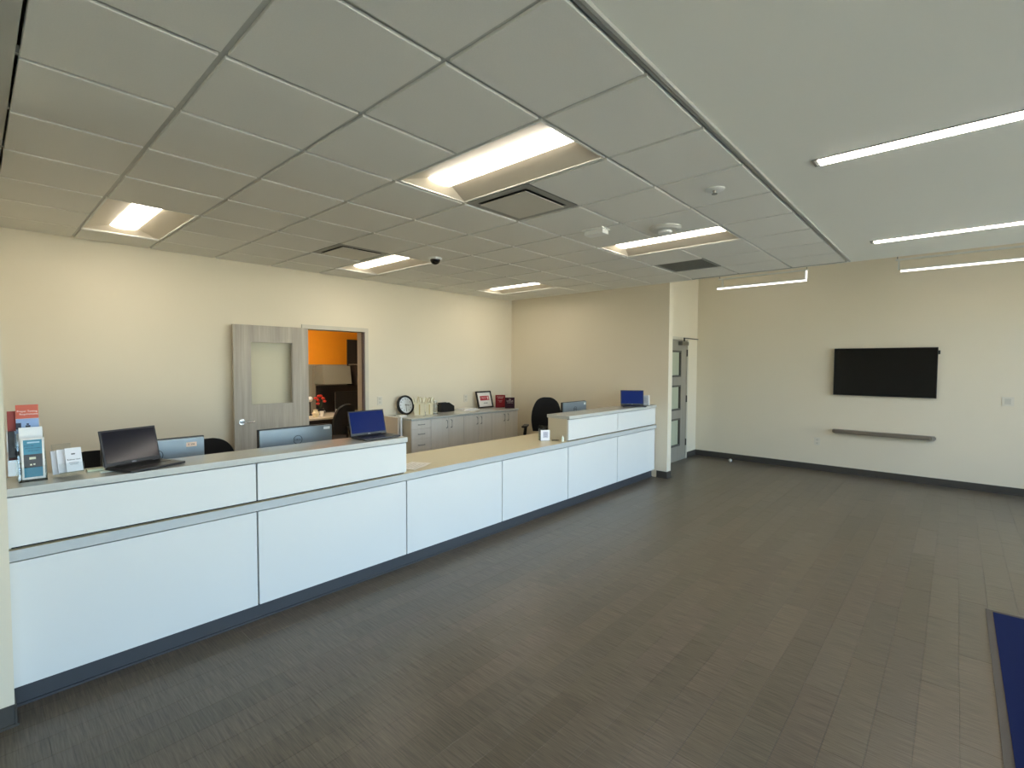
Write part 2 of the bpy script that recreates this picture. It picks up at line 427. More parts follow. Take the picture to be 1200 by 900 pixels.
# ------------------------------------------------------------------ ceiling lights
pan_mat = mat('troffer_white', (206, 196, 176), .45, noise=.01)
def troffer(label):
    t = thing('recessed_ceiling_light', label, 'ceiling light', (0, 0, CH), 0, 'recessed lights in the tiled ceiling')
    hw, hl, d = .292, .597, .052
    f = MB()
    for s in (-1, 1):
        f.box(min(s*hw, s*(hw-.012)), max(s*hw, s*(hw-.012)), -hl, hl, -.006, .012)
        f.box(-hw+.012, hw-.012, min(s*hl, s*(hl-.012)), max(s*hl, s*(hl-.012)), -.006, .012)
    f.build('frame', trim_mat, t, world=False)
    for s in (-1, 1):
        g = MB(); g.prism([(s*(hw-.012), 0), (s*.095, d), (s*.095, d+.008), (s*(hw-.012), .012)], -hl+.012, hl-.012, 'Y'); g.build('reflector_pan', pan_mat, t, world=False)
        e = MB(); y0 = s*(hl-.012); y1 = s*(hl-.075)
        e.prism([(y0, 0), (y1, d), (y1, d+.008), (y0, .012)], -hw+.02, hw-.02, 'X'); e.build('end_plate', pan_mat, t, world=False)
    b = MB(); n = 10; w2 = .100
    pts = [(w2*math.cos(PI+PI*k/n), .052+.022*math.sin(PI+PI*k/n)) for k in range(n+1)]
    b.prism(pts, -hl+.076, hl-.076, 'Y'); b.build('diffuser', lamp_mat, t, world=False)
    MB().box(-hw+.01, hw-.01, -hl+.01, hl-.01, d+.009, d+.02).build('housing', trim_mat, t, world=False)
    return t
fl_labels = ['recessed warm ceiling light above the near end of the reception, by the left wall',
 'large recessed ceiling light nearest the camera, beside the square air vent',
 'recessed ceiling light beside the small dome camera, second along the left wall',
 'recessed ceiling light beside the round detector and the white box, near the plaster edge',
 'recessed ceiling light farthest from camera, near the partition corner above the cabinets']
t0 = None
for (i, j), lb in zip(FIX, fl_labels):
    x = (GX[i]+GX[i+1])/2; y = (GY[j]+GY[j+2])/2
    if t0 is None: t0 = troffer(lb); t0.location = (x, y, CH-.004); WM[t0.name] = Matrix.Translation(t0.location)
    else: dup(t0, (x, y, CH-.004), 0, lb)
def strip(x, ya, yb, label):
    t = thing('linear_ceiling_light', label, 'ceiling light', (x, (ya+yb)/2, CH), 0, 'long lights in the plaster ceiling')
    h = MB()
    for s in (-1, 1): h.box(x+s*.052-.004, x+s*.052+.004, ya, yb, CH-.006, CH)
    h.box(x-.048, x+.048, yb-.012, yb, CH-.006, CH).box(x-.048, x+.048, ya, ya+.012, CH-.006, CH)
    h.build('frame', steel, t)
    MB().box(x-.048, x+.048, ya+.012, yb-.03, CH-.009, CH-.001, bev=.002).build('diffuser', line_mat, t)
    MB().box(x-.048, x+.048, yb-.03, yb-.012, CH-.006, CH-.001).build('end_cap', trim_mat, t)
strip(3.385, -2.4, .665, 'long bright light strip set in the plaster ceiling nearest the camera')
strip(5.90, -2.4, .655, 'long thin light strip set in the plaster ceiling nearer the television')
def pendant(ya, yb, stem_y, rail, label):
    x = 8.52; z = 2.975
    t = thing('pendant_light_bar', label, 'ceiling light', (x, (ya+yb)/2, z), 0, 'pendant light bars before the television wall')
    MB().box(x-.022, x+.022, ya, yb, z+.006, z+.022, bev=.003).build('housing', trim_mat, t)
    MB().box(x-.022, x+.022, ya+.004, yb-.004, z-.014, z+.006, bev=.003).build('diffuser', pend_mat, t)
    MB().box(x-.02, x+.02, rail[0], rail[1], 3.118, 3.138).build('mounting_rail', trim_mat, t)
    for y in (rail[0]+.02, rail[1]-.02):
        MB().cyl((x, y, 3.138), (x, y, HI), .006, n=8).build('hanger_rod', steel, t)
    for y in stem_y:
        MB().box(x-.02, x+.02, y-.006, y+.012, z+.022, 3.118).build('stem', trim_mat, t)
    if yb > 2: MB().box(x-.022, x+.022, ya, ya+.012, z+.022, 3.112, bev=.003).build('upright_diffuser', pend_mat, t)
pendant(1.715, 3.04, (1.735, 2.95), (1.70, 3.02), 'short hanging light bar left of the television, with an upright stem')
pendant(-2.3, .606, (.62, -2.2), (-2.3, .66), 'long hanging light bar at the right, above the television side')
# air vents: frame, dark throat and floating face plate
def vent(i, j, label):
    x = (GX[i]+GX[i+1])/2; y = (GY[j]+GY[j+1])/2
    t = thing('air_vent', label, 'vent', (x, y, CH), 0, 'square air vents in the tiled ceiling')
    f = MB(); o, n_ = .292, .235
    for s in (-1, 1):
        f.box(x+min(s*o, s*n_), x+max(s*o, s*n_), y-o, y+o, CH-.006, CH+.006)
        f.box(x-n_, x+n_, y+min(s*o, s*n_), y+max(s*o, s*n_), CH-.006, CH+.006)
    f.build('frame', mat('vent_grey', (150, 150, 142), .5, noise=.03), t)
    c = MB()
    for s in (-1, 1):
        c.prism([(s*n_, CH), (s*.15, CH+.07), (s*.15, CH+.08), (s*(n_+.01), CH+.005)], y-n_, y+n_, 'Y', Matrix.Translation((x, 0, 0)))
        c.prism([(s*n_, CH), (s*.15, CH+.07), (s*.15, CH+.08), (s*(n_+.01), CH+.005)], x-n_, x+n_, 'X', Matrix.Translation((0, y, 0)))
    c.box(x-.16, x+.16, y-.16, y+.16, CH+.075, CH+.085).build('throat', mat('vent_throat', (70, 70, 66), .6, noise=.05), t)
    MB().box(x-.222, x+.222, y-.222, y+.222, CH-.020, CH-.014, bev=.002).build('face_plate', mat('vent_plate', (200, 196, 184), .45, noise=.02), t)
    MB().cyl((x, y, CH-.014), (x, y, CH+.075), .02).build('centre_post', steel, t)
vent(*VENT[0], 'square air vent next to the large ceiling light nearest the camera')
vent(*VENT[1], 'square air vent at the left wall, beside the light with the dome camera')
i, j = GRILLE; x = (GX[i]+GX[i+1])/2; y = (GY[j]+GY[j+1])/2
t = thing('return_grille', 'dark grey return air grille in the tiled ceiling near the partition end', 'vent', (x, y, CH))
f = MB()
for s in (-1, 1):
    f.box(x+s*.28-.012, x+s*.28+.012, y-.292, y+.292, CH-.006, CH+.006); f.box(x-.268, x+.268, y+s*.28-.012, y+s*.28+.012, CH-.006, CH+.006)
f.build('frame', mat('vent_grey', (150, 150, 142), .5), t)
s_ = MB(); k = -.262
while k < .265:
    s_.box(x-.268, x+.268, y+k-.001, y+k+.001, CH-.004, CH+.012); s_.box(x+k-.001, x+k+.001, y-.268, y+.268, CH-.004, CH+.012); k += .0255
e_ = s_.build('grille_core', mat('grille_grey', (128, 128, 120), .6), t); e_['kind'] = 'stuff'
MB().box(x-.268, x+.268, y-.268, y+.268, CH+.03, CH+.04).build('plenum_back', mat('plenum_dark', (70, 70, 66), .9), t)
# dome camera, detector, wireless box, sprinkler
TZ = CH-.013
t = thing('dome_camera', 'small black dome camera on the ceiling beside the second wall-side light', 'camera', (3.53, 4.36, TZ))
MB().lathe([(.075, 0), (.075, -.012), (.066, -.02)], (3.53, 4.36, TZ)).build('mounting_ring', white_pl, t)
MB().lathe([(.058, -.02)]+[(.058*math.cos(a), -.02-.055*math.sin(a)) for a in (R(15), R(35), R(55), R(75), R(88))], (3.53, 4.36, TZ)).build('dome', mat('dome_glass', (10, 10, 11), .08, noise=0), t)
t = thing('round_detector', 'round white ceiling detector beside the light near the plaster edge', 'detector', (4.06, 1.90, TZ))
MB().lathe([(.135, 0), (.135, -.012), (.115, -.028), (.08, -.032)], (4.06, 1.90, TZ)).build('rim', mat('detector_white', (205, 204, 196), .4), t)
MB().lathe([(.06, -.032), (.055, -.05), (.02, -.055)], (4.06, 1.90, TZ)).build('sensor', white_pl, t)
t = thing('ceiling_wireless_box', 'white rectangular box on the ceiling between the air vent and round detector', 'box', (3.76, 2.40, TZ))
MB().box(3.66, 3.79, 2.28, 2.49, TZ-.012, TZ, bev=.003).build('mounting_plate', white_pl, t)
MB().box(3.675, 3.775, 2.285, 2.475, TZ-.052, TZ-.012, bev=.008).build('case', white_pl, t)
t = thing('sprinkler_plate', 'small round sprinkler plate on a ceiling tile by the plaster edge', 'sprinkler', (3.40, 1.24, TZ))
MB().lathe([(.062, 0), (.062, -.006), (.045, -.014), (.026, -.014)], (3.40, 1.24, TZ)).build('plate', white_pl, t)
MB().cyl((3.39, 1.24, TZ-.014), (3.39, 1.24, TZ-.034), .012, .008).build('head', steel, t)
MB().cyl((3.39, 1.24, TZ-.034), (3.39, 1.24, TZ-.038), .018).build('deflector', steel, t)

# ================================================================== RECEPTION DESK
C = 3.327
SX = [XL0, 1.227, 2.390, 3.539, 4.662, 5.786, 6.886]
g = .005
desk = thing('reception_desk', 'long white panelled reception desk with slate kick along the floor', 'desk', (3.5, C, 0))
MB().box(XL0, 6.895, C+.03, C+.62, .10, .735).box(XL0, 6.895, C+.055, C+.6, 0, .10).build('carcass', gap_mat, desk)
for a, b in zip(SX, SX[1:]):
    MB().box(a+(g if a > .2 else 0), b-g, C, C+.028, .115, .728, bev=.0015).build('front_panel', white_panel, desk)
kk = MB().box(XL0, 6.88, C+.045, C+.054, .012, .112).box(XL0, 6.88, C+.036, C+.054, 0, .012); kk.build('kick_plate', kick_mat, desk)
wt = thing('worktop', 'continuous beige worktop of the reception desk with a grey front edge', 'worktop', (3.5, C+.35, .736))
MB().box(XL0, 6.895, C-.012, C+.72, .738, .790, bev=.002).build('top', top_beige, wt)
MB().box(XL0, 6.895, C-.016, C-.011, .738, .7905).build('edge_band', edge_grey, wt)
def ledge(a, mid, b, label, end_left):
    L = thing('raised_ledge', label, 'counter', ((a+b)/2, C+.15, .79), 0, 'raised ledges on the reception desk')
    yb = C+.300
    MB().box(a+.012, b-.012, C+.024, yb-.012, .7905, 1.048).build('carcass', gap_mat, L)
    for p, q in ((a, mid), (mid, b)):
        MB().box(p+(g if p == mid else .001), q-(g if q == mid else .001), C, C+.023, .802, 1.043, bev=.0015).build('front_panel', white_panel, L)
    for x in (a, b-.011):
        MB().box(x, x+.011, C+.0235, yb-.012, .791, 1.048).build('end_panel', beige_panel if end_left else white_panel, L)  # far ledge ends are beige: the warm light is put into their colour
    MB().box(a+.001, b-.001, yb-.011, yb, .791, 1.048).build('back_panel', beige_panel, L)
    MB().box(a-(0 if not end_left else .004), b+(.004 if not end_left else -.0), C-.014, yb+.016, 1.050, 1.089, bev=.0025).build('ledge_top', top_grey, L)
ledge(XL0+.001, 1.227, 2.390, 'long raised grey-topped ledge at the near left end of the desk', False)
ledge(4.662, 5.786, 6.893, 'raised grey-topped ledge at the far end of the desk by the partition', True)
LT = 1.089       # ledge height
WT = .790        # worktop height

# ================================================================== DOORS
# open door leaf lying back against the left wall
d = thing('door_1', 'open ash-veneer door with a tall glass lite and steel lever', 'door', (2.915, 6.20, 0)); d['kind'] = 'structure'
del d['category']
lx0, lx1, ly0, ly1 = 2.03, 2.905, 6.13, 6.175
wx0, wx1, wz0, wz1 = 2.215, 2.705, 1.193, 1.943
leaf = MB().box(lx0, wx0, ly0, ly1, .01, 2.135).box(wx1, lx1, ly0, ly1, .01, 2.135).box(wx0, wx1, ly0, ly1, .01, wz0).box(wx0, wx1, ly0, ly1, wz1, 2.135)
leaf.build('door_leaf', doorwood, d)
MB().box(wx0, wx1, ly0+.018, ly0+.024, wz0, wz1).build('glass_lite', litepane_clear, d)
bd = MB()
for x in (wx0, wx1-.008): bd.box(x, x+.008, ly0+.010, ly0+.018, wz0, wz1)
for z in (wz0, wz1-.008): bd.box(wx0+.008, wx1-.008, ly0+.010, ly0+.018, z, z+.008)
bd.build('glazing_bead', doorwood, d)
h = MB().cyl((2.105, ly0-.012, 1.005), (2.105, ly0, 1.005), .033, n=28).cyl((2.105, ly0-.055, 1.005), (2.105, ly0-.012, 1.005), .011)
h.tube([(2.100, ly0-.055, 1.005), (2.14, ly0-.058, 1.005), (2.18, ly0-.058, 1.006), (2.225, ly0-.055, 1.004)], .011, 12)
h.build('door_handle', chrome, d)
for z in (.25, 1.08, 1.9): MB().cyl((2.914, 6.19, z-.05), (2.914, 6.19, z+.05), .008, n=10).build('hinge', steel, d)
fr = MB()
for x0, x1 in ((DX0-.045, DX0+.005), (DX1-.012, DX1+.04)): fr.box(x0, x1, YB-.014, YB, 0, DZ+.04)
fr.box(DX0+.005, DX1-.012, YB-.014, YB, DZ-.012, DZ+.04)
struct('trim_2', fr, mat('pale_door_frame', (206, 197, 178), .4, noise=.02))
jm = MB().box(DX1-.016, DX1-.001, YB+.06, YB+.19, 0, DZ-.001).box(DX0+.001, DX0+.012, YB, YB+.19, 0, DZ-.001).box(DX0+.012, DX1-.016, YB, YB+.19, DZ-.014, DZ-.001)
struct('trim_3', jm, frame_mat)
struct('trim_4', MB().box(DX1-.03, DX1-.001, YB+.002, YB+.055, 0, DZ-.016), mat('rebate_brown', (96, 84, 82), .6))
# corridor door with three lites
d = thing('door_2', 'grey corridor door with three stacked frosted lites behind the partition', 'door', (8.2, YD, 0)); d['kind'] = 'structure'
del d['category']
y0, y1 = YD-.002, YD+.043
la, lb = 7.955, 8.40
zz = [(.262, .752), (.895, 1.335), (1.478, 1.937)]
dl = MB().box(D2a+.004, la, y0, y1, .001, D2z-.004).box(lb, D2b-.004, y0, y1, .001, D2z-.004)
prev = .001
for a, b in zz+[(D2z-.004, None)]:
    dl.box(la, lb, y0, y1, prev, a); prev = b
dl.build('door_leaf', doorgrey, d)
for a, b in zz:
    MB().box(la, lb, y0+.02, y0+.028, a, b).build('frosted_lite', litepane, d)
    fb = MB()
    for x in (la, lb-.03): fb.box(x, x+.03, y0-.012, y0+.019, a, b)
    for z in (a, b-.03): fb.box(la+.03, lb-.03, y0-.012, y0+.019, z, z+.03)
    fb.build('lite_frame', mat('lite_frame', (84, 80, 72), .5), d)
for z in (.30, 1.08, 1.90): MB().box(D2b-.02, D2b+.004, y0-.016, y0-.001, z-.06, z+.06).build('hinge', mat('hinge_dark', (70, 68, 62), .4, .6), d)
MB().box(8.28, 8.56, y0-.075, y0-.002, 2.03, 2.10, bev=.006).build('closer_body', steel, d)
MB().box(8.40, 9.02, y0-.06, y0-.045, 2.150, 2.165).cyl((8.42, y0-.05, 2.10), (8.42, y0-.05, 2.165), .012).build('closer_arm', mat('hinge_dark', (70, 68, 62), .4, .6), d)
fr = MB().box(D2b, D2b+.05, YD-.012, YD, 0, D2z+.0).box(D2a-.05, D2b+.05, YD-.012, YD, D2z, D2z+.045).box(D2a-.05, D2a, YD-.012, YD, 0, D2z)
struct('trim_5', fr, mat('pale_door_frame', (206, 197, 178), .4, noise=.02))

# ================================================================== TELEVISION WALL
t = thing('television', 'black flat television mounted on the far wall above the shelf', 'television', (XT, .81, 1.225))
ya, yb, za, zb = .194, 1.421, 1.232, 1.952
MB().box(XT-.062, XT-.028, ya, yb, za, zb, bev=.004).build('housing', black, t)
MB().box(XT-.0635, XT-.0615, ya+.010, yb-.010, za+.014, zb-.010).build('screen', tv_glass, t)
MB().box(XT-.028, XT-.002, .55, 1.07, 1.42, 1.78).build('wall_bracket', black, t)
MB().box(XT-.066, XT-.03, ya-.022, ya-.001, zb-.10, zb-.045, bev=.004).build('sensor_box', black, t)
t = thing('wall_shelf', 'slim grey oak wall shelf with chamfered ends under the television', 'shelf', (XT, .80, .63))
ya, yb = .182, 1.421
MB().prism([(XT-.001, ya), (XT-.05, ya), (XT-.12, ya+.05), (XT-.12, yb-.05), (XT-.05, yb), (XT-.001, yb)], .636, .694, 'Z', bev=.012).build('shelf_board', shelfwood, t)
def plate(nm, lb, cat, M, w_, h_, holes):
    t = thing(nm, lb, cat, M.translation)
    o = MB().box(-w_/2, w_/2, -h_/2, h_/2, 0, .006, bev=.002, M=M).build('cover_plate', mat('pale_plate', (222, 214, 196), .4), t)
    for (x, y, a, b) in holes:
        MB().box(x-a/2, x+a/2, y-b/2, y+b/2, .006, .0085, M=M).build('socket_face', mat('plate_insert', (204, 197, 180), .4), t)
plate('wall_outlet', 'small white wall outlet low on the wall left of the shelf', 'outlet', face((XT, 1.627, .468), (-1, 0, 0)), .085, .125, [(0, .026, .034, .03), (0, -.026, .034, .03)])
plate('light_switch', 'pale switch plate on the wall to the right of the television', 'switch', face((XT, -.513, 1.226), (-1, 0, 0)), .115, .12, [(0, 0, .06, .075)])
plate('wall_outlet', 'small white outlet on the left wall between the doorway and the clock', 'outlet', face((4.03, YB, 1.147), (0, -1, 0)), .085, .125, [(0, .026, .034, .03), (0, -.026, .034, .03)])
plate('wall_outlet', 'faint wall outlet above the papers on the low cabinets', 'outlet', face((5.73, YB, 1.10), (0, -1, 0)), .085, .125, [(0, .026, .034, .03), (0, -.026, .034, .03)])
t = thing('door_stop', 'small pale dome door stop on the floor by the far wall', 'door stop', (8.93, 2.90, 0))
MB().lathe([(.03, 0), (.03, .02), (.022, .038), (.008, .045)], (8.93, 2.90, 0)).build('bumper', mat('pale_rubber', (205, 200, 185), .5), t)
MB().lathe([(.034, 0), (.034, .006)], (8.93, 2.90, 0)).build('base', steel, t)
# entry mat
t = thing('entry_mat', 'dark blue entry mat with a brown rubber edge on the floor', 'mat', (3.7, -.95, 0))
MB().box(2.0, 4.66, -1.62, -.235, .0005, .009).build('carpet', mat_blue, t)
eb = MB()
for s in ((1.965, 4.695, -.235, -.20), (1.965, 4.695, -1.655, -1.62), (1.965, 2.0, -1.62, -.235), (4.66, 4.695, -1.62, -.235)): eb.box(*s, .0005, .006)
eb.build('rubber_edge', mat_edge, t)

# ================================================================== CREDENZA ALONG THE LEFT WALL
CF, CT = 5.63, .92
cs = [4.13, 4.476, 4.812, 5.112, 5.437, 5.741, 6.070, 6.377]
cr = thing('storage_credenza', 'low ash cabinet run with drawers and six doors along the left wall', 'cabinet', (5.25, 5.95, 0))
MB().box(cs[0], cs[-1], CF+.02, YB-.01, .09, .888).box(cs[0]+.02, cs[-1]-.02, CF+.07, YB-.02, 0, .09).build('carcass', beige_panel, cr)
MB().box(cs[0]-.008, cs[-1]+.008, CF-.012, YB-.004, .890, CT, bev=.002).build('cabinet_top', top_grey, cr)
def pull(a, b, parent):
    a = Vector(a); b = Vector(b); o = Vector((0, -.026, 0)); dd = (b-a)
    MB().tube([a, a+o*.8+dd*.04, a+o+dd*.12, b+o-dd*.12, b+o*.8-dd*.04, b], .0045, 8).build('handle', steel, parent)
for z0, z1 in ((.767, .884), (.620, .762), (.455, .615), (.10, .450)):
    o = MB().box(cs[0]+.003, cs[1]-.003, CF, CF+.019, z0, z1, bev=.0015).build('drawer_front', credwood, cr)
    zc = (z0+z1)/2; pull((4.30-.055, CF, zc), (4.30+.055, CF, zc), o)
for k in range(1, 7):
    a, b = cs[k], cs[k+1]
    o = MB().box(a+.002, b-.002, CF, CF+.019, .10, .884, bev=.0015).build('cabinet_door', credwood, cr)
    hx = b-.045 if k % 2 == 1 else a+.045
    pull((hx, CF, .735), (hx, CF, .85), o)
# clock leaning on the wall
def lean(c, tilt, rz=0):
    """matrix of an upright panel: local x right, y up, z to the reader; base line at c"""
    return Matrix.Translation(c) @ Matrix.Rotation(rz, 4, 'Z') @ Matrix.Rotation(R(90)-tilt, 4, 'X')
tilt = R(12); Mc = lean((4.405, 6.115, CT+.001), tilt); rc = .148
t = thing('wall_clock', 'round black-rimmed clock with white dial leaning on the wall by the cabinets', 'clock', (4.405, 6.115, CT))
Mk = Mc @ Matrix.Translation((0, rc, 0))
MB().lathe([(rc, -.02), (rc, .012), (rc-.008, .02), (rc-.026, .020), (rc-.028, .010), (rc-.028, -.018)], n=40, M=Mk).build('rim', black, t)
MB().lathe([(rc-.029, -.012), (rc-.029, .004)], n=40, M=Mk).build('dial', mat('dial_white', (226, 232, 236), .5, noise=0), t)
for k in range(1, 13):
    a = R(90-30*k); lettering(str(k), .030, Mk @ Matrix.Translation((.092*math.cos(a), .092*math.sin(a), .005)), black, t, 'numeral')
def hand(ang, L, wd, z): return MB().box(-wd/2, wd/2, -.018, L, z, z+.0015, M=Mk @ Matrix.Rotation(-R(ang), 4, 'Z')).build('hand', black, t)
hand(97, .062, .008, .007); hand(182, .088, .006, .009)
# gift bags
def giftbag(x, y, rz, w_, h_, dp, label):
    t = thing('gift_bag', label, 'bag', (x, y, CT), rz, 'cream gift bags on the cabinets')
    P = [(-w_/2, -dp/2), (w_/2, -dp/2), (w_/2, dp/2), (-w_/2, dp/2)]
    bm_ = MB(); b_ = bm_.b; lo = [b_.verts.new((a, b, .0005)) for a, b in P]; hi = [b_.verts.new((a*1.06, b*.8, h_*.72)) for a, b in P]
    li = [b_.verts.new((a*1.04, b*.74, h_*.70)) for a, b in P]; fl_ = [b_.verts.new((a*.97, b*.94, .004)) for a, b in P]
    for A, Q in ((lo, hi), (hi, li), (li, fl_)):
        for k in range(4): b_.faces.new((A[k], A[(k+1) % 4], Q[(k+1) % 4], Q[k]))
    b_.faces.new(lo[::-1]); b_.faces.new(fl_); bmesh.ops.recalc_face_normals(b_, faces=b_.faces)
    bm_.build('body', cream, t, world=False)
    rnd = random.Random(int(x*100))
    for k in range(5):
        px = (-.4+.2*k)*w_
        m_ = MB(); r0 = rnd.uniform(-.02, .02)
        m_.sheet(lambda u, v: (px+(u-.5)*.055+r0*v*1.5, .012*math.sin(u*7+k)+(k % 3-1)*.012, h_*(.6+v*(.34+.06*(k % 2)))+.012*math.sin(u*6)), 4, 4, .0012)
        m_.build('tissue', mat('cream_tissue', (240, 232, 206), .8, noise=.04), t, world=False)
    for s in (-1, 1):
        m_ = MB(); m_.tube([(-w_*.22, s*dp*.41, h_*.66), (-w_*.2, s*dp*.45, h_*.85), (-w_*.1, s*dp*.4, h_*.99), (w_*.1, s*dp*.4, h_*.99), (w_*.2, s*dp*.45, h_*.85), (w_*.22, s*dp*.41, h_*.66)], .003, 8)
        m_.build('handle', mat('twine', (186, 168, 124), .8), t, world=False)
    MB().box(-w_*.06, w_*.06, -dp*.505, -dp*.47, .01, h_*.6).build('ribbon', mat('ribbon_gold', (206, 184, 120), .5), t, world=False)
giftbag(4.50, 5.93, R(-38), .150, .275, .08, 'larger cream gift bag with tissue beside the leaning clock')
giftbag(4.66, 5.90, R(-38), .105, .26, .07, 'smaller cream gift bag on the cabinets, right of the larger bag')
t = thing('glass_jar', 'clear glass jar on the cabinets between gift bag and black holder', 'jar', (4.81, 5.95, CT))
MB().lathe([(.04, .0005), (.047, .01), (.047, .13), (.034, .155), (.034, .175), (.031, .175), (.031, .155), (.043, .128), (.043, .014), (.02, .006)], (4.81, 5.95, CT)).build('jar_body', acrylic, t)
MB().lathe([(.037, .176), (.037, .2), (.03, .204)], (4.81, 5.95, CT)).build('lid', mat('jar_lid', (206, 205, 196), .3, .5), t)
t = thing('file_holder', 'black file holder with a cut-off corner standing on the cabinets', 'file holder', (5.16, 6.1, CT))
MB().prism([(5.03, CT+.0005), (5.30, CT+.0005), (5.30, CT+.085), (5.19, CT+.148), (5.03, CT+.148)], 6.06, 6.068, 'Y').prism([(5.03, CT+.0005), (5.30, CT+.0005), (5.30, CT+.085), (5.19, CT+.148), (5.03, CT+.148)], 6.142, 6.15, 'Y').build('side_panel', black, t)
MB().box(5.03, 5.038, 6.068, 6.142, CT+.0005, CT+.148).box(5.038, 5.30, 6.068, 6.142, CT+.0005, CT+.008).box(5.292, 5.30, 6.068, 6.142, CT+.008, CT+.085).build('tray', black, t)
t = thing('paper_stack', 'low stack of white papers against the wall on the cabinets', 'papers', (5.62, 6.08, CT))
for k in range(3): MB().box(5.44+.02*k, 5.80-.03*k, 5.98+.012*k, 6.19, CT+.0005+.008*k, CT+.008+.008*k).build('paper_pile', paper, t)
t = thing('notepad', 'small white notepad at the left end of the cabinet top', 'notepad', (4.24, 6.02, CT))
MB().box(4.18, 4.30, 5.97, 6.07, CT+.0005, CT+.014).build('pages', paper, t); MB().box(4.18, 4.30, 6.055, 6.071, CT+.0145, CT+.016).build('binding', cream, t)
# framed certificate and plaques
Mf = lean((6.075, 6.105, CT+.001), R(16)); fw_, fh_ = .365, .30
t = thing('framed_certificate', 'black framed white certificate with a red box leaning on the wall', 'picture frame', (6.075, 6.105, CT))
f = MB()
for s in (-1, 1):
    f.box(s*fw_/2-.012-s*.012, s*fw_/2+.012-s*.012, 0, fh_, -.01, .012, M=Mf); 
f.box(-fw_/2+.024, fw_/2-.024, 0, .024, -.01, .012, M=Mf).box(-fw_/2+.024, fw_/2-.024, fh_-.024, fh_, -.01, .012, M=Mf)
f.build('frame', black, t)
MB().box(-fw_/2+.024, fw_/2-.024, .024, fh_-.024, -.008, .002, M=Mf).build('certificate', mat('certificate_white', (232, 228, 220), .3, noise=.01), t)
MB().box(-.105, .115, .135, .215, .002, .003, M=Mf).build('red_box', mat('print_red', (176, 24, 44), .4), t)
lettering('CREST', .05, Mf @ Matrix.Translation((-.02, .176, .0035)), mat('print_pale', (236, 200, 200), .5), t)
MB().box(.068, .098, .15, .20, .003, .0036, M=Mf).build('emblem', mat('print_pale', (236, 200, 200), .5), t)
lettering('AWARD', .026, Mf @ Matrix.Translation((.01, .085, .0028)), black, t)
def plaque(x, y, rz, w_, h_, col, label, lines, tl):
    Mp = lean((x, y, CT+.0045), R(tl), rz)
    t = thing('award_plaque', label, 'plaque', (x, y, CT))
    MB().box(-w_/2, w_/2, 0, h_, -.018, 0, bev=.003, M=Mp).build('board', mat('wood_'+label[:6], col, .5, spec=.15, noise=.08), t)
    MB().box(-w_*.4, w_*.4, h_*.08, h_*.94, 0, .0015, M=Mp).build('engraved_plate', mat('plate_'+label[:6], tuple(int(c*1.12+4) for c in col), .45, spec=.12), t)
    for s, ww, zz_ in lines:
        lettering(s, ww, Mp @ Matrix.Translation((0, zz_*h_, .002)), mat('pale_engraving', (214, 190, 176), .4), t)
    MB().box(-.03, .03, .012, h_*.6, -.05, -.019, M=Mp).build('easel_back', black, t)
plaque(6.255, 5.93, R(-42), .175, .225, (112, 24, 28), 'red wood award plaque standing beside the framed certificate', [('AWARD OF', .022, .84), ('HONOR', .022, .74), ('presented to', .015, .55), ('the office', .015, .45)], 10)
plaque(6.268, 5.715, R(-42), .165, .19, (44, 18, 26), 'dark maroon award plaque at the right end of the cabinets', [('IN', .03, .80), ('HONOR', .03, .66), ('OF SERVICE', .018, .5)], 8)
# white boards leaning beside the credenza
t = thing('folded_board', 'white folded board standing on edge at the left end of the cabinets', 'board', (4.05, 6.0, 0))
MB().box(4.070, 4.098, 5.80, 6.20, .0005, .93, bev=.002).build('front_leaf', white_pl, t)
MB().box(4.022, 4.040, 5.80, 6.20, .0005, .93, bev=.002).build('rear_leaf', mat('board_beige', (222, 206, 184), .5), t)
for z in (.2, .8): MB().box(4.0405, 4.0695, 6.18, 6.198, z-.03, z+.03).build('hinge', steel, t)

# ================================================================== MONITORS, LAPTOPS
def monitor(x, y, rz, w_, h_, top, label, sticker):
    t = thing('computer_monitor', label, 'monitor', (x, y, WT), rz, 'computer monitors behind the desk')
    z1 = top-WT; z0 = z1-h_
    # local: back of the screen faces -y (towards the public)
    MB().box(-w_/2, w_/2, -.004, .022, z0, z1, bev=.003).build('bezel', black, t, world=False)
    MB().box(-w_/2+.004, w_/2-.004, -.022, -.005, z0+.004, z1-.006, bev=.006).build('back_cover', mon_back, t, world=False)
    MB().box(-w_/2+.008, w_/2-.008, .022, .0235, z0+.02, z1-.008).build('screen', screen_dark, t, world=False)
    MB().box(-.035, .035, -.042, -.023, .012, z0+.17, bev=.004).build('stand_neck', mon_back, t, world=False)
    MB().box(-.11, .11, -.10, .10, .0005, .012, bev=.004).build('stand_base', mon_back, t, world=False)
    Wm = WM[t.name]
    zc = z1-.105 if h_ > .3 else z1-.1
    Ml = Wm @ face((0, -.0225, zc), (0, -1, 0))
    pts = [(.034*math.cos(2*PI*k/28), .034*math.sin(2*PI*k/28), .001) for k in range(28)]; pts.append(pts[0])
    MB().tube([Ml @ Vector(p) for p in pts], .0022, 6).build('logo_ring', mon_logo, t)
    lettering('DELL', .024, Ml, mon_logo, t, 'logo_lettering')
    sx_, sz_, sw, sh, col = sticker
    MB().box(sx_-sw/2, sx_+sw/2, -.0232, -.0222, z1-sz_-sh/2, z1-sz_+sh/2).build('sticker', mat('sticker_%d_%d' % (col[0], col[2]), col, .3), t, world=False)
    return t
m1 = monitor(.818, 3.93, 0, .565, .33, 1.180, 'silver-backed monitor behind the open dark laptop, with a pale orange sticker', (.20, .052, .062, .03, (232, 196, 170)))
lettering('E 206', .018, WM[m1.name] @ face((.20, -.0236, 1.180-WT-.052), (0, -1, 0)), black, m1, 'sticker_lettering')
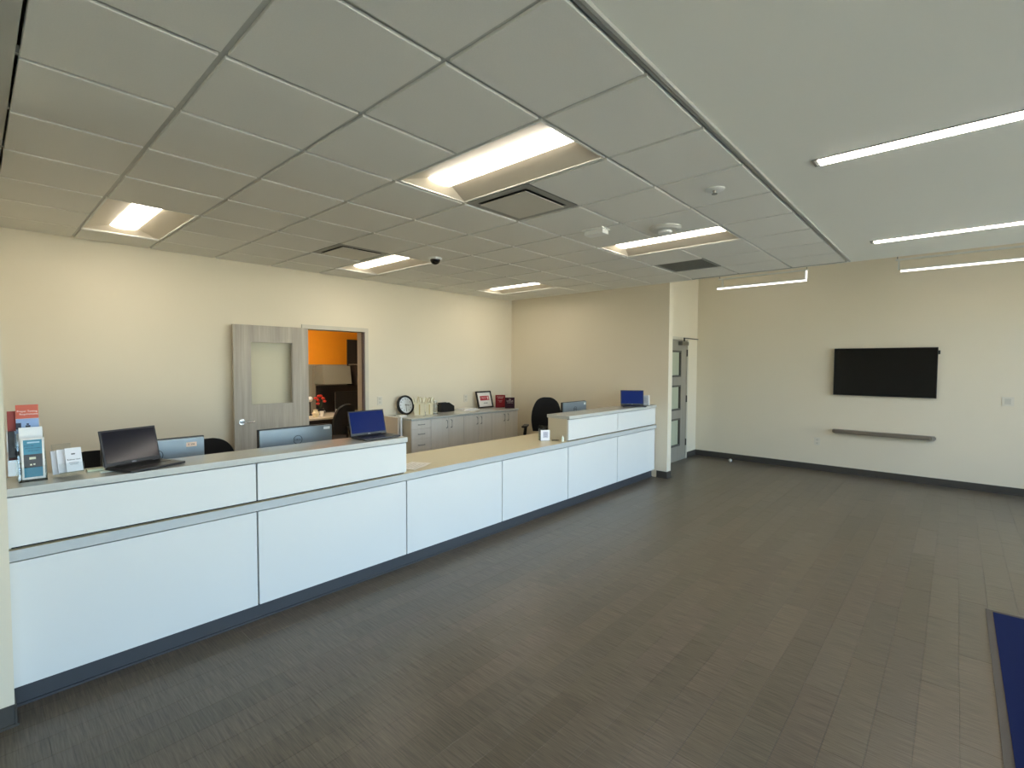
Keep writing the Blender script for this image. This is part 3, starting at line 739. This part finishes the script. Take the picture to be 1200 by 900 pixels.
monitor(1.762, 3.94, 0, .595, .335, 1.180, 'silver-backed monitor with emblem in the middle of the near ledge', (.245, .03, .055, .022, (240, 244, 248)))
monitor(5.66, 3.95, 0, .56, .33, 1.172, 'small-looking silver monitor behind the far ledge, beside the office chair', (.235, .04, .035, .03, (245, 245, 240)))
def laptop(x, y, rz, w_, dp, lh, lean_deg, scr, label):
    t = thing('laptop', label, 'laptop', (x, y, LT), rz, 'laptops on the raised ledges')
    b_ = MB().box(-w_/2, w_/2, -dp, 0, .003, .016, bev=.004).build('base', laptop_mat, t, world=False)
    MB().box(-w_/2+.02, w_/2-.02, -dp*.56, -dp*.1, .0158, .0172).build('keyboard', keys_mat, b_, world=False)
    MB().box(-.055, .055, -dp*.93, -dp*.63, .0158, .0166).build('trackpad', mat('trackpad', (52, 52, 55), .3), b_, world=False)
    for sx in (-1, 1):
        for yy in (-dp+.02, -.02): MB().cyl((sx*(w_/2-.02), yy, .0002), (sx*(w_/2-.02), yy, .004), .008, n=10).build('foot', black, b_, world=False)
    Ml = Matrix.Translation((0, -.004, .016)) @ Matrix.Rotation(-R(lean_deg), 4, 'X')
    l_ = MB().box(-w_/2, w_/2, 0, .009, .002, lh, bev=.003, M=Ml).build('lid', laptop_mat, t, world=False)
    MB().box(-w_/2+.010, w_/2-.010, -.0012, .0002, .022, lh-.010, M=Ml).build('display', scr, l_, world=False)
    MB().cyl((-w_*.32, -.004, .016), (w_*.32, -.004, .016), .006, n=10).build('hinge', black, t, world=False)
    lettering('DELL', .011, WM[t.name] @ Ml @ face((0, -.0004, .011), (0, -1, 0)), mat('pale_mark', (190, 192, 196), .4), l_, 'logo_lettering')
    return t
laptop(.632, 3.545, R(22), .305, .215, .208, 14, screen_dark, 'open laptop with a dark screen at the near end of the ledge')
laptop(2.197, 3.570, R(2), .335, .20, .205, 14, blue_screen, 'open laptop with a blue screen at the end of the near ledge')
laptop(6.435, 3.47, R(-52), .33, .21, .215, 8, blue_screen, 'open laptop with a blue screen on the far ledge by the partition')
t = thing('desk_sign', 'small grey and white upright sign beside the far laptop by the partition', 'sign', (6.72, 3.39, LT))
Ms = lean((6.70, 3.40, LT+.001), R(6), R(-50))
MB().box(-.05, .05, 0, .145, -.004, 0, M=Ms).build('sign_panel', mat('sign_grey', (150, 152, 152), .4), t)
MB().box(.05, .064, 0, .15, -.008, .004, M=Ms).build('white_edge', white_pl, t)
MB().box(-.05, .064, -.0005, .004, -.004, .055, M=Matrix.Translation((0, 0, .001)) @ Ms).build('foot', acrylic, t)
for k in range(4): MB().box(-.04, .03-.01*(k % 2), .045+.022*k, .052+.022*k, .0002, .0008, M=Ms).build('printed_line', mat('print_dark', (96, 100, 104), .5), t)

# ================================================================== LITERATURE ON THE NEAR LEDGE
rz = R(4)
h = thing('brochure_holder', 'clear acrylic tiered brochure holder at the near end of the ledge', 'holder', (.20, 3.54, LT))
TL = R(7); Mt = lean((.203, 3.462, LT+.004), TL, 0)
a = MB().box(.150, .256, 3.440, 3.635, LT+.0005, LT+.0035)
for z0, z1, ya_, yb_, xa in ((0, .003, .002, .07, -.05), (-.027, -.024, .006, .13, -.05), (-.078, -.075, .013, .20, -.05), (-.133, -.130, .02, .28, -.05), (-.160, -.157, .024, .26, -.082)):
    a.box(xa, .050, ya_, yb_, z0, z1, M=Mt)
for z0, z1, y_ in ((-.075, -.027, .086), (-.130, -.078, .172), (-.157, -.133, .10)): a.box(-.05 if y_ != .10 else -.082, .05, y_, y_+.003, z0, z1, M=Mt)
a.build('tier', acrylic, h)
sd = MB()
for x_ in (-.053, .0505): sd.prism([(0, .003), (.07, .003), (.13, -.026), (.20, -.077), (.26, -.132), (.022, -.132)], x_, x_+.0025, 'X', M=Mt)
sd.build('side_panel', acrylic, h)
def brochure(x, y, z, w_, h_, tl, rz, label, parts, nm='brochure', group='brochures in the acrylic holder', th=.012, stock=None):
    Mb = Mt @ Matrix.Translation((x, y, z)); t = thing(nm, label, 'brochure', Mb.translation, 0, group)
    MB().box(-w_/2, w_/2, 0, h_, -th, 0, M=Mb).build('page_block', stock or paper, t)
    for (pn, x0, x1, z0, z1, mm) in parts:
        MB().box(x0*w_, x1*w_, z0*h_, z1*h_, .0001, .0006, M=Mb).build(pn, mm, t)
    return t, Mb
b_or = mat('brochure_orange', (206, 92, 62), .45, noise=.03); b_sky = mat('photo_sky', (140, 168, 212), .4, noise=.1, nscale=40)
b_teal = mat('brochure_teal', (62, 138, 164), .45, noise=.05); b_ph = mat('photo_dark', (52, 46, 42), .4, noise=.5, nscale=60)
t, Mb = brochure(-.005, .178, -.108, .086, .212, 7, rz, 'orange-headed brochure with white title, topmost at back of the holder', [('cover_header', -.5, .5, .66, 1, b_or), ('cover_photo', -.5, .5, .3, .655, b_sky)])
wp = mat('white_print', (250, 238, 230), .5, noise=0)
lettering('Proper Towing', .0125, Mb @ Matrix.Translation((0, .178, .0009)), wp, t)
lettering('Requirements', .0125, Mb @ Matrix.Translation((.006, .163, .0009)), wp, t)
pf = MB().box(-.008, .010, .090, .104, .0006, .0010, M=Mb).box(-.004, .005, .106, .114, .0006, .0010, M=Mb).box(-.044, -.024, .085, .118, .0006, .0010, M=Mb)
pf.build('photo_figure', mat('photo_navy', (34, 40, 62), .5), t)
brochure(.002, .092, -.055, .088, .178, 7, rz, 'plain white leaflets in the middle tier behind the teal brochure', [], stock=mat('white_leaflet', (240, 242, 242), .5, noise=.01))
t, Mb = brochure(.004, .004, -.006, .086, .210, 7, rz, 'teal and white brochure with a dark photo, front of the holder', [('cover_header', -.40, .40, .60, .95, b_teal), ('cover_photo', -.40, .40, .28, .6, b_ph), ('cover_footer', -.40, .40, .05, .28, b_teal)])
dk = mat('print_navy', (26, 56, 84), .5, noise=0)
lettering("Don't be", .010, Mb @ Matrix.Translation((-.014, .170, .0009)), dk, t)
lettering('left in the middle', .0085, Mb @ Matrix.Translation((0, .157, .0009)), dk, t)
lettering('of the road', .0085, Mb @ Matrix.Translation((.002, .144, .0009)), dk, t)
MB().box(-.020, .026, .182, .190, .0007, .0010, M=Mb).build('pale_logo', mat('print_sky', (170, 208, 222), .5), t)
MB().box(-.014, .010, .100, .112, .0007, .0011, M=Mb).box(-.012, -.005, .070, .077, .0007, .0011, M=Mb).box(.0, .007, .071, .078, .0007, .0011, M=Mb).build('photo_highlight', mat('photo_pale', (222, 220, 190), .5), t)
brochure(-.036, .106, -.140, .085, .255, 5, rz, 'dark red brochure half hidden by the wall corner, behind orange one', [('cover_header', -.5, .5, .6, 1, mat('brochure_red', (168, 52, 34), .45)), ('cover_photo', -.5, .5, .05, .58, b_ph)], stock=mat('brochure_edge', (96, 44, 36), .6))
# card holder with small cards
t = thing('card_holder', 'clear acrylic holder of white cards next to the brochure holder', 'holder', (.36, 3.5, LT))
Mh = lean((.350, 3.448, LT+.022), R(14), R(10))
MB().box(-.05, .05, 0, .105, -.075, -.072, M=Mh).box(-.05, .05, -.018, .05, .006, .009, M=Mh).box(-.05, .05, -.001, .002, -.075, .009, M=Mh).build('tray', acrylic, t)
MB().prism([(-.05, 0), (-.047, 0), (-.047, .165), (-.05, .165)], -.082, -.079, 'Z', M=Mh).box(-.05, .03, .10, .165, -.082, -.079, M=Mh).build('back_wall', acrylic, t)
def card(x, z, tl, label):
    tt = thing('appointment_card', label, 'card', Mh @ Vector((x, .01, z)), 0, 'white cards in the acrylic holder')
    MB().box(x-.033, x+.035, .003, .128, z-.006, z, M=Mh).build('card_stock', mat('card_white', (236, 236, 240), .5, noise=.01), tt)
    return tt
c1 = card(.012, .004, 0, 'front white card with small printed text in the card holder')
MB().box(.004, .02, .092, .099, .0042, .0046, M=Mh).build('printed_emblem', mat('print_dark', (96, 100, 104), .5), c1)
lettering('Business Card', .0095, Mh @ Matrix.Translation((.012, .066, .0046)), black, c1)
for k, wd in enumerate((.04, .034)): MB().box(.012-wd/2, .012+wd/2, .048-.008*k, .050-.008*k, .0042, .0046, M=Mh).build('printed_line', mat('print_dark', (96, 100, 104), .5), c1)
card(-.014, -.022, 0, 'middle white card behind the front one in the card holder')
card(-.030, -.05, 0, 'rearmost white card in the card holder')
# notes and slips
t = thing('sticky_notes', 'pad of pale yellow-green sticky notes beside the card holder', 'notes', (.452, 3.545, LT))
MB().box(.420, .492, 3.515, 3.575, LT+.0005, LT+.012).build('pad', mat('note_green', (216, 222, 190), .6), t)
t = thing('paper_slip', 'small pale paper slip beside the dark laptop', 'paper', (.51, 3.50, LT))
MB().box(.465, .525, 3.44, 3.475, LT+.0005, LT+.004).build('sheet', mat('slip_white', (224, 232, 222), .6), t)
# crumpled leaflet on the low worktop
t = thing('loose_paper', 'white printed sheet lying on the worktop beside the near ledge', 'paper', (2.62, 3.52, WT))
Mz = Matrix.Translation((2.60, 3.515, WT+.002)) @ Matrix.Rotation(R(24), 4, 'Z')
s_ = MB(); s_.sheet(lambda u, v: tuple(Mz @ Vector(((u-.5)*.30, (v-.5)*.20, .003+.0025*math.sin(u*9)*math.sin(v*5+1)))), 12, 8, .001); s_.build('sheet', mat('sheet_cream', (252, 247, 238), .7), t)
for k in range(5):
    MB().box(-.11, .10-.03*(k % 3), -.07+.032*k, -.064+.032*k, .0065, .0068, M=Mz).build('printed_line', mat('print_faint', (206, 196, 176), .6), t)
# card stand, bottle and pen by the far ledge
t = thing('card_stand', 'clear stand with a white printed card on worktop by far ledge', 'stand', (4.50, 3.56, WT))
Mq = lean((4.515, 3.555, WT+.004), R(0), R(-36))
MB().box(-.055, .055, 0, .125, .0, .004, M=Mq).build('card_face', mat('card_bright', (240, 240, 246), .4, noise=.01), t)
MB().box(-.028, .034, .034, .106, .004, .0046, M=Mq).build('printed_panel', mat('print_lilac', (196, 198, 214), .5), t)
for k, wd in enumerate((.022, .044, .044, .03)): MB().box(.003-wd/2, .003+wd/2, .094-.015*k, .098-.015*k, .0046, .005, M=Mq).build('printed_line', mat('print_grey', (128, 132, 146), .5), t)
MB().box(-.058, .058, -.003, -.0005, -.10, .006, M=Mq).box(-.058, .058, .0, .17, -.10, -.097, M=Mq).box(-.058, -.055, .0, .13, -.097, -.001, M=Mq).build('acrylic_stand', acrylic, t)
t = thing('ballpoint_pen', 'thin dark pen lying on the worktop beside the card stand', 'pen', (4.56, 3.50, WT))
MB().cyl((4.575, 3.505, WT+.006), (4.640, 3.452, WT+.006), .005, .0045, 10).build('barrel', mat('pen_brown', (70, 60, 42), .4), t)
MB().cyl((4.640, 3.452, WT+.006), (4.651, 3.443, WT+.006), .0045, .001, 10).build('tip', chrome, t)
t = thing('sanitizer_bottle', 'tiny white cylinder bottle at the foot of the far ledge', 'bottle', (4.632, 3.40, WT))
MB().lathe([(.013, .0005), (.014, .004), (.014, .048), (.009, .055)], (4.628, 3.385, WT), 18).build('body', mat('bottle_mint', (224, 238, 230), .35), t)
MB().lathe([(.008, .055), (.008, .068)], (4.628, 3.385, WT), 14).build('cap', white_pl, t)

# ================================================================== OFFICE CHAIRS
def chair(label):
    t = thing('office_chair', label, 'chair', (0, 0, 0), 0, 'black office chairs')
    for k in range(5):
        a = 2*PI*k/5+.3; c, s = math.cos(a), math.sin(a)
        lg = MB().tube([(.03*c, .03*s, .10), (.15*c, .15*s, .092), (.30*c, .30*s, .070)], .018, 8).build('leg', black, t, world=False)
        MB().cyl((.30*c-.024*s, .30*s+.024*c, .028), (.30*c+.024*s, .30*s-.024*c, .028), .0275, n=16).cyl((.30*c, .30*s, .03), (.30*c, .30*s, .075), .008, n=8).build('caster', black, lg, world=False)
    MB().cyl((0, 0, .08), (0, 0, .30), .028).cyl((0, 0, .30), (0, 0, .42), .019).build('gas_column', steel, t, world=False)
    MB().box(-.10, .10, -.10, .10, .415, .44, bev=.006).build('seat_plate', black, t, world=False)
    def seat(u, v):
        x = (u-.5)*2; y = (v-.5)*2; k = 1-.14*abs(x)**4*abs(y)**4
        return (x*.245*k, y*.235*k, .475-.018*(1-x*x)*(1-y*y)-.02*max(0, -y-.6)**1.2)
    MB().sheet(seat, 14, 14, .06).build('seat', blackmat, t, world=False)
    def back(u, v):
        x = (u-.5)*2; z = math.sin(v*PI/2); q = max(0, (z-.45)/.55)
        wd = .235*(.9+.1*math.sin(PI*min(z*1.3, 1)))*max(.0, 1-q**3.4)**(1/2.6)
        wd = max(wd, .05)
        return (x*wd, .235-.02*math.sin(PI*z)+.06*z-.75*(x*wd)**2, .58+.50*z)
    MB().sheet(back, 16, 30, .045).build('backrest', blackmat, t, world=False)
    MB().tube([(0, .10, .43), (0, .25, .44), (0, .285, .52), (0, .29, .70)], .022, 8).build('back_stem', black, t, world=False)
    for s in (-1, 1):
        ar = MB().tube([(s*.22, .02, .44), (s*.30, .02, .46), (s*.315, .02, .55), (s*.30, .0, .665)], .026, 8).build('armrest', black, t, world=False)
        MB().box(s*.30-.042, s*.30+.042, -.16, .10, .665, .695, bev=.012).build('arm_pad', black, ar, world=False)
    return t
ch = chair('black office chair back just visible beside the card holder')
ch.scale = (1, 1, .955); ch.location = (.575, 4.46, 0); ch.rotation_euler = (0, 0, R(-6)); WM[ch.name] = Matrix.Translation(ch.location)
dup(ch, (1.40, 4.52, 0), R(8), 'black office chair with a rounded back beside the open ash door')
cr_ = dup(ch, (5.98, 4.72, 0), R(-58), 'black office chair beside the far ledge and monitor, its arm showing')
cr_.scale = (1, 1, 1.07)
dup(ch, (3.99, 7.55, 0), R(200), 'dark office chair in the back office at its desk')

# ================================================================== BACK OFFICE
struct('wall_office', MB().box(1.5, 2.0, YB+.2, 9.3, 0, 2.8).box(6.6, 6.75, YB+.2, 9.3, 0, 2.8).box(2.0, 6.6, 9.2, 9.3, 0, 1.0), paint)
struct('wall_orange', MB().box(2.0, 6.6, 9.15, 9.2, 1.0, 2.8), orange)
struct('ceiling_office', B(1.5, 6.75, YB+.2, 9.3, 2.8, 2.9), paint_ceil)
t = thing('cubicle_partition', 'beige fabric cubicle partition in the back office beneath the orange wall', 'partition', (4.4, 8.95, 0))
for a, b in ((3.3, 4.27), (4.275, 5.6)): MB().box(a, b, 8.92, 8.97, .02, 1.64).build('fabric_panel', cubicle, t)
MB().box(4.36, 5.55, 8.908, 8.918, .77, 1.265).build('shaded_tack_board', mat('dark_brown', (40, 32, 26), .6), t)  # dark tack board, with the bin's shadow worked into its brown
MB().box(3.3, 5.6, 8.91, 8.98, 1.641, 1.668).build('top_rail', binmat, t)
MB().box(4.262, 4.283, 8.905, 8.919, .02, 1.64).build('post', binmat, t)
t = thing('overhead_bin', 'grey overhead storage bin on the cubicle partition in the back office', 'cabinet', (4.75, 8.75, 1.3))
MB().prism([(8.915, 1.30), (8.56, 1.30), (8.62, 1.64), (8.915, 1.64)], 4.34, 4.90, 'X').build('bin_body', binmat, t)
MB().prism([(8.556, 1.305), (8.54, 1.305), (8.60, 1.635), (8.616, 1.635)], 4.35, 4.89, 'X').build('bin_door', binmat, t)
t = thing('office_bookcase', 'dark open shelf unit on the cubicle wall right of the grey bin', 'shelf', (4.98, 8.75, 1.28))
MB().box(5.0, 5.4, 8.88, 8.915, 1.27, 2.16).box(5.0, 5.02, 8.56, 8.88, 1.27, 1.64).box(5.38, 5.4, 8.56, 8.88, 1.27, 2.16).build('back_panel', mat('dark_brown', (40, 32, 26), .6), t)
for z in (1.27, 1.655): MB().box(5.02, 5.38, 8.56, 8.88, z, z+.022).build('shelf_board', binmat, t)
t = thing('white_figurine', 'small white figurine on the dark shelf unit in the back office', 'ornament', (5.09, 8.64, 1.293))
MB().lathe([(.03, 0), (.035, .03), (.02, .07), (.028, .1), (.012, .13)], (5.09, 8.64, 1.293), 14).build('body', white_pl, t)
MB().sph((5.09, 8.64, 1.44), .022).build('head', white_pl, t)
dk_ = thing('office_desk', 'dark desk with a pale top inside the back office', 'desk', (4.5, 8.5, 0))
MB().box(3.35, 5.55, 8.05, 8.905, .72, .75).build('desk_top', deskmat, dk_)
for x in (3.4, 4.55, 5.5): MB().box(x, x+.03, 8.1, 8.9, 0, .72).build('end_panel', darkwood, dk_)
MB().box(3.43, 5.5, 8.35, 8.37, .05, .719).build('modesty_panel', darkwood, dk_)
t = thing('desktop_screen', 'black computer screen on the desk in the back office', 'monitor', (4.72, 8.45, .75))
MB().box(4.50, 5.02, 8.42, 8.45, .85, 1.17, bev=.004).build('panel', black, t); MB().box(4.72, 4.78, 8.43, 8.46, .758, .86).build('neck', black, t); MB().box(4.64, 4.86, 8.36, 8.52, .7505, .758).build('base', black, t)
t = thing('document_holder', 'white upright document holder behind the office chair', 'holder', (4.69, 8.75, .75))
MB().box(4.66, 4.73, 8.74, 8.76, .752, 1.14).build('sheet', paper, t); MB().box(4.62, 4.77, 8.70, 8.80, .7505, .7515).build('foot', black, t)
t = thing('potted_flowers', 'red flowers in a dark pot on the back office desk', 'flowers', (4.28, 8.6, .75))
MB().lathe([(.05, .0005), (.07, .12), (.06, .12), (.045, .01)], (4.28, 8.6, .75), 18).build('pot', black, t)
rf = random.Random(3)
for k in range(9):
    a = rf.uniform(0, 6.28); r_ = rf.uniform(.02, .11); zt = .75+rf.uniform(.2, .36); p = (4.28+r_*math.cos(a), 8.6+r_*math.sin(a), zt)
    MB().tube([(4.28, 8.6, .85), ((4.28+p[0])/2, (8.6+p[1])/2, .95), p], .004, 6).build('stem', mat('stem_green', (40, 58, 28), .6), t)
    MB().sph(p, .034, (1, 1, .7), 10).build('bloom', mat('bloom_red', (196, 50, 34), .6, noise=.2, nscale=60), t)
for (nm, lb, x, y, m_, pr) in (('cream_vase', 'small cream vase at the left of the back office desk', 4.05, 8.3, cream, [(.04, .0005), (.06, .06), (.035, .11), (.045, .13)]),
                           ('white_mug', 'white mug on the back office desk near the vase', 4.19, 8.35, white_pl, [(.035, .0005), (.04, .09), (.034, .09), (.03, .01)])):
    t = thing(nm, lb, nm.split('_')[1], (x, y, .75)); MB().lathe(pr, (x, y, .75), 18).build('body', m_, t)
    MB().tube([(x+.04, y-.01, .85), (x+.065, y-.01, .83), (x+.06, y-.01, .79), (x+.038, y-.01, .775)], .005, 6).build('handle', m_, t)
t = thing('desk_lamp', 'dark desk lamp with a white globe in the back office', 'lamp', (4.12, 8.65, .75))
MB().lathe([(.06, .0005), (.06, .015), (.01, .02)], (4.12, 8.65, .75), 16).build('base', black, t); MB().cyl((4.12, 8.65, .765), (4.12, 8.65, 1.0), .008).build('stem', black, t)
MB().sph((4.12, 8.65, 1.04), .05).build('globe', white_pl, t)
t = thing('yellow_notes', 'yellow note pads beside the screen in the back office', 'notes', (4.66, 8.25, .75))
MB().box(4.58, 4.74, 8.2, 8.3, .7505, .80).build('pad', mat('note_yellow', (190, 184, 90), .6), t)
MB().box(4.59, 4.73, 8.21, 8.29, .8005, .803).build('top_sheet', mat('note_cream', (222, 218, 150), .6), t)
# one ceiling light inside the office
t = thing('office_ceiling_light', 'ceiling light panel in the back office, above the door head', 'ceiling light', (3.6, 7.9, 2.8))
MB().box(3.3, 3.9, 7.6, 8.2, 2.77, 2.799).build('frame', trim_mat, t); MB().box(3.33, 3.87, 7.63, 8.17, 2.762, 2.7695).build('diffuser', emit('office_diffuser', (255, 240, 215), 11.0), t)
